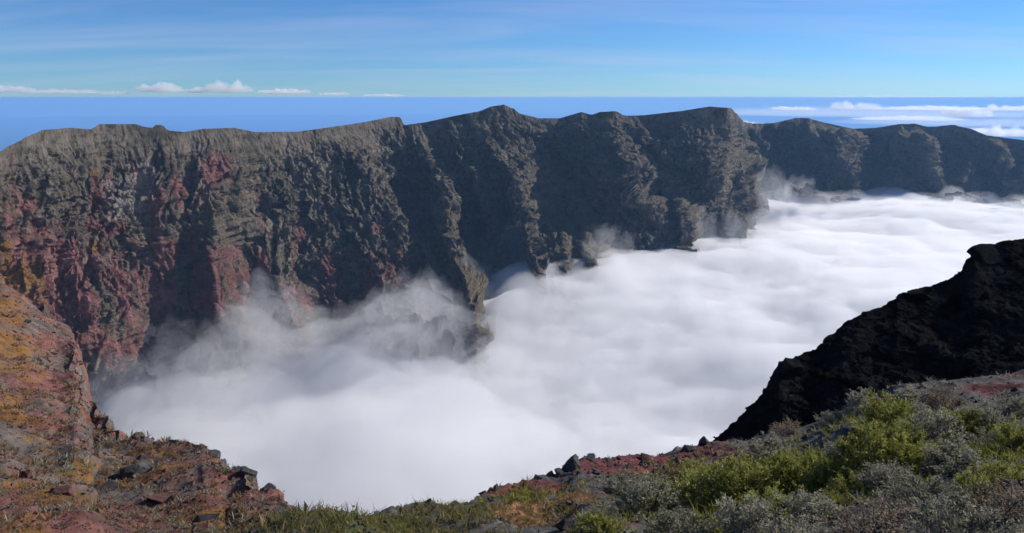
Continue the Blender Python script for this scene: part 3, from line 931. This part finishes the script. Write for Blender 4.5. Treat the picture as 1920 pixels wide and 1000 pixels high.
for i, (px, py, w, fl, m, lab) in enumerate([
    (262, 882, 66, (1.3, 1, 0.8), M_stone, 'dark rock outcrop in the middle of the lower left slope'),
    (202, 915, 56, (1.4, 1, 0.5), M_stone, 'flat dark rock downslope of the middle outcrop'),
    (402, 852, 34, (1, 1, 0.8), M_stone, 'grey rock on the lip of the left slope, above the ochre patch'),
    (462, 888, 40, (1, 1, 1.0), M_stone, 'grey rock on the lowest step of the left slope lip'),
    (500, 925, 36, (1, 1, 0.9), M_stone, 'grey rock at the foot of the left slope lip beside the grass'),
    (300, 935, 50, (1.2, 1, 0.6), M_redstone, 'reddish slab on the lower left slope'),
    (120, 925, 58, (1.2, 1, 0.7), M_redstone, 'brown rock near the lower left corner'),
    (50, 895, 46, (1, 1, 0.8), M_redstone, 'brown rock at the left border low on the slope'),
    (85, 570, 30, (1, 1, 0.9), M_stone, 'dark rock high on the left border slope'),
    (262, 820, 30, (1.2, 1, 0.7), M_stone, 'dark rock on the lip left of the red ground')]):
    boulder(200 + i, LEFT, px, py, w * 0.85, lab, m, GL, fl, rows=300, sink=0.5)
GD = 'outcrops on the black ridge'
for i, (px, py, w, fl, lab) in enumerate([
    (1482, 692, 56, (1.3, 1, 0.8), 'blunt outcrop on the lower edge of the black ridge'),
    (1850, 474, 60, (1.5, 1, 0.42), 'big flat topped outcrop near the top of the black ridge'),
    (1722, 553, 44, (1.3, 1, 0.6), 'outcrop on the upper half of the black ridge edge')]):
    boulder(300 + i, DARK, px, py, w, lab, M_dark, GD, fl, name='rock_outcrop', rows=226, sink=0.52)

# ------------------------------------------------------------------ what nobody could count: grass, herbs, loose stones
def blades(n, region, hgt, mat, name, label, cat, seed, per=9, lean=0.5, wd=0.006):
    rs = np.random.RandomState(seed)
    m = region(N_SX[:228], N_SY[:228])
    m = m * np.gradient(NEAR[:228, :, 0], axis=1).__abs__() * np.abs(np.gradient(NEAR[:228, :, 1], axis=0))
    pr = (m / m.sum()).ravel()
    ids = rs.choice(len(pr), n, p=pr)
    base = NEAR[:228].reshape(-1, 3)[ids] + np.c_[rs.normal(size=(n, 2)) * 0.05, np.zeros(n)]
    base = np.repeat(base, per, 0) + np.c_[rs.normal(size=(n * per, 2)) * 0.03, np.full(n * per, -0.02)]
    k = len(base)
    h = hgt * rs.uniform(0.4, 1.2, (k, 1)) * np.repeat(rs.uniform(0.6, 1.3, (n, 1)), per, 0)
    d = unit(np.c_[rs.normal(size=(k, 2)) * lean, np.ones(k)])
    s = unit(np.cross(d, rs.normal(size=(k, 3))))
    bend = np.c_[rs.normal(size=(k, 2)) * 0.25 * h, np.zeros(k)]
    w = wd * rs.uniform(0.6, 1.4, (k, 1))
    mid = base + d * h * 0.55
    tip = base + d * h + bend
    q = np.stack([base - s * w, base + s * w, mid + s * w * 0.8, tip, mid - s * w * 0.8], 1)
    o = obj(name, quads_mesh(name, q.reshape(-1, 3), mat, 5))
    tag(o, label, cat, kind='stuff')

def slope_scrub(P, rows, n, size, mat, name, label, seed, region):
    """tussocks: fans of blades that stand on the slope"""
    rs = np.random.RandomState(seed)
    d = P[:rows, :, 1] * CP - P[:rows, :, 2] * SP
    sx = 960 + FPX * P[:rows, :, 0] / d; sy = 500 - FPX * (P[:rows, :, 1] * SP + P[:rows, :, 2] * CP) / d
    m = region(sx, sy) * (sx > -60) * (sx < 700) * (sy < 1050)
    ids = rs.choice(m.size, n, p=(m / m.sum()).ravel())
    c = P[:rows].reshape(-1, 3)[ids]
    per = 26
    rad = np.hypot(c[:, 0], c[:, 1])
    sz = np.repeat(size * np.exp(rs.normal(size=n) * 0.35) * np.clip(rad / 22, 0.7, 6.0), per)[:, None]
    b = np.repeat(c, per, 0) + np.c_[rs.normal(size=(n * per, 2)) * 0.25, np.full(n * per, -0.1)] * sz
    k = len(b)
    dd = unit(np.c_[rs.normal(size=(k, 2)) * 0.8, np.ones(k)])
    sd = unit(np.cross(dd, rs.normal(size=(k, 3))))
    h = sz * rs.uniform(0.5, 1.1, (k, 1)); w = h * 0.05
    q = np.stack([b - sd * w * .5, b + sd * w * .5, b + dd * h * .6 + sd * w, b + dd * h, b + dd * h * .6 - sd * w], 1)
    tag(obj(name, quads_mesh(name, q.reshape(-1, 3), mat, 5)), label, 'scrub', kind='stuff')
slope_scrub(LEFT, 300, 1300, 0.13, M_straw, 'dry_scrub', 'dry brown tussocks over the left slope', 5, lambda a, b: np.ones_like(a))
slope_scrub(LEFT, 300, 500, 0.15, M_grey, 'low_scrub', 'grey green tussocks over the left slope', 6, lambda a, b: 0.2 + blobs(a, b, [(120, 880, 60, 30, 1), (380, 985, 120, 30, 1)]))
def reg(L): return lambda sx, sy: blobs(sx, sy, L) * (sx > 320) * (sx < 2400) * (sy < 1120)
blades(750, reg([(600, 990, 90, 40, 1), (780, 985, 130, 35, .8), (400, 1010, 60, 30, .8)]), 0.22, M_grass, 'grass', 'olive green grass along the lower edge left of centre', 'grass', 1)
blades(1300, reg([(1300, 985, 200, 40, .6), (1650, 900, 350, 130, 1), (1750, 760, 200, 40, .5), (2150, 880, 180, 130, .7), (1110, 975, 60, 30, .5)]), 0.20, M_grey, 'low_herbs', 'grey ground herbs between the shrubs', 'herbs', 2, per=11, lean=0.9, wd=0.008)
blades(700, reg([(990, 960, 100, 35, 1), (1080, 940, 60, 20, 1), (480, 990, 90, 30, .8), (700, 990, 200, 30, .6)]), 0.12, M_straw, 'dry_herbs', 'dry straw coloured herbs on the ochre soil', 'herbs', 3, per=10, lean=1.0, wd=0.007)
blades(2200, reg([(1420, 925, 150, 36, 1), (1590, 890, 120, 45, 1), (1740, 805, 140, 25, .7), (1880, 850, 60, 40, .7), (985, 935, 60, 10, .8), (1300, 960, 120, 50, .5)]), 0.27, M_green, 'green_herbs', 'bright green herbs around the green shrubs', 'herbs', 4, per=10, lean=0.8, wd=0.008)

def rubble(P, rows, n, size, mat, name, label, region, seed, power=1.0):
    """loose stones, each a squashed broken octahedron"""
    rs = np.random.RandomState(seed)
    d = P[:rows, :, 1] * CP - P[:rows, :, 2] * SP
    sx = 960 + FPX * P[:rows, :, 0] / d; sy = 500 - FPX * (P[:rows, :, 1] * SP + P[:rows, :, 2] * CP) / d
    m = region(sx, sy) * (sx > -80) * (sx < 2000) * (sy < 1060)
    ids = rs.choice(m.size, n, p=(m / m.sum()).ravel())
    c = P[:rows].reshape(-1, 3)[ids]
    s = size * np.exp(rs.normal(size=(n, 1)) * 0.6) * (np.hypot(c[:, :1], c[:, 1:2]) / 20) ** power
    A = np.array([(1, 0, 0), (0, 1, 0), (-1, 0, 0), (0, -1, 0), (0, 0, .8), (0.2, 0.1, -.8)])
    V = A[None] * s[:, None] + rs.normal(size=(n, 6, 3)) * s[:, None] * 0.28 + (c + rs.normal(size=(n, 3)) * [[.1, .1, 0]])[:, None]
    F = np.array([(0, 1, 4), (1, 2, 4), (2, 3, 4), (3, 0, 4), (1, 0, 5), (2, 1, 5), (3, 2, 5), (0, 3, 5)])
    q = V[:, F].reshape(-1, 3)
    o = obj(name, quads_mesh(name, q, mat, 3))
    tag(o, label, 'stones', kind='stuff')
one = lambda sx, sy: np.ones_like(sx)
rubble(NEAR, 230, 3500, 0.035, M_stone, 'gravel', 'loose dark stones on the near ground', lambda a, b: 0.3 + blobs(a, b, [(1200, 870, 250, 30, 1)]), 1, 0.6)
rubble(DARK, 229, 3500, 0.022, M_dark, 'loose_stones', 'black loose stones over the black ridge', lambda a, b: 0.4 + blobs(a, b, []), 4, 1.0)
rubble(LEFT, 300, 7000, 0.030, M_redstone, 'rubble', 'reddish rubble strewn over the left slope', one, 2, 0.75)
rubble(LEFT, 300, 6000, 0.028, M_stone, 'scree', 'grey stones strewn over the left slope', one, 3, 0.75)

# ------------------------------------------------------------------ clouds over the sea
def sky_cloud(seed, px, py, wpx, hpx, D, label, name='cumulus_cloud', dens=1.6):
    """a flat-based heap: a lumpy dome, one closed surface filled with vapour"""
    rs = np.random.RandomState(seed)
    c = pt(px, py, D)
    w = wpx / FPX * D; h = hpx / FPX * D
    n, m = 120, 18
    V = []; Fc = []
    o = rs.uniform(0, 60, 3)
    a = np.linspace(0, 2 * math.pi, n, endpoint=False)
    rr = np.sin(np.linspace(0.12, math.pi - 0.12, m)); zz = -np.cos(np.linspace(0.12, math.pi - 0.12, m))
    X = np.cos(a)[None] * rr[:, None]; Yv = np.sin(a)[None] * rr[:, None]; Z = zz[:, None] + 0 * X
    asp = max(w / h, 1.0)
    lump = 1 + 1.3 * fbm(X * asp * 0.55 + o[0], Yv * asp * .12 + o[1], Z * .6 + o[2], 4, 0.6)
    Zd = np.where(Z > 0, Z * np.clip(lump, 0.06, 2.4), Z * 0.35)
    P = np.stack([X * (0.5 * w) * (0.85 + .15 * lump), Yv * (0.3 * w), Zd * h * 0.6], -1).reshape(-1, 3)
    P = np.concatenate([P, [[0, 0, -0.35 * h * 0.6]], [[0, 0, P[-n:, 2].mean()]]])
    for i in range(m - 1):
        for k in range(n):
            p = i * n + k; q = i * n + (k + 1) % n
            Fc.append((p, q, q + n, p + n))
    for k in range(n):
        Fc.append(((k + 1) % n, k, m * n)); Fc.append(((m - 1) * n + k, (m - 1) * n + (k + 1) % n, m * n + 1))
    me = tri_mesh(name, P, Fc, volume_material('vapour', dens / h / 2, (0.998, 0.998, 0.998), 0.3), True)
    ob = obj(name, me)
    ob.location = Vector(c); ob.rotation_euler = (0, 0, -math.atan2(c[0], c[1]))
    tag(ob, label, 'cloud', 'clouds over the sea')
for i, (px, py, w, h, D, lab) in enumerate([
    (18, 170, 70, 12, 126000, 'small white cumulus at the left border above the sea horizon'),
    (300, 170, 80, 14, 126000, 'small pinkish cumulus above the flat topped left summit'),
    (420, 170, 100, 18, 126000, 'tallest white cumulus on the sea horizon, left of centre'),
    (535, 174, 90, 10, 126000, 'faint low cumulus next to the tallest one on the sea horizon'),
    (120, 174, 120, 7, 126000, 'faint flat cloud between the border cumulus and the pinkish one'),
    (215, 176, 46, 6, 126000, 'wispy scrap of cloud left of the pinkish cumulus'),
    (366, 173, 34, 8, 125500, 'small puff squeezed between the pinkish and the tallest cumulus'),
    (625, 178, 60, 5, 126500, 'faint scrap of cloud on the sea horizon towards the middle'),
    (720, 180, 80, 4, 126500, 'faintest cloud on the sea horizon, above the notched ridge'),
    (1650, 186, 420, 7, 124000, 'veil of cloud along the horizon above the right hand ridge'),
    (1600, 214, 620, 16, 30000, 'broad pale veil of cloud over the sea behind the right summits'),
    (1820, 232, 420, 14, 26000, 'pale veil of cloud over the sea at the right border'),
    (1700, 224, 170, 7, 15500, 'faint thin streak under the bright white cumulus'),
    (1600, 204, 90, 16, 14000, 'bright white cumulus right of the highest summit'),
    (1490, 206, 80, 8, 14000, 'thin cloud streak left of the bright white cumulus'),
    (1745, 205, 160, 7, 14500, 'long thin cloud streak right of the bright white cumulus'),
    (1815, 216, 80, 16, 14200, 'puffy cloud above the ridge near the right border'),
    (1890, 206, 90, 10, 14800, 'flat cloud at the right border level with the bright cumulus'),
    (1870, 252, 150, 14, 13500, 'low pinkish cloud bank just behind the ridge at the right border'),
    (1395, 233, 70, 9, 13000, 'small low cloud in the notch behind the highest summit')]):
    sky_cloud(400 + i, px, py, w, h, D, lab, dens=0.14 if D < 40000 and w > 300 else 0.10 if w > 300 else 0.7 if h < 8 else 1.4)
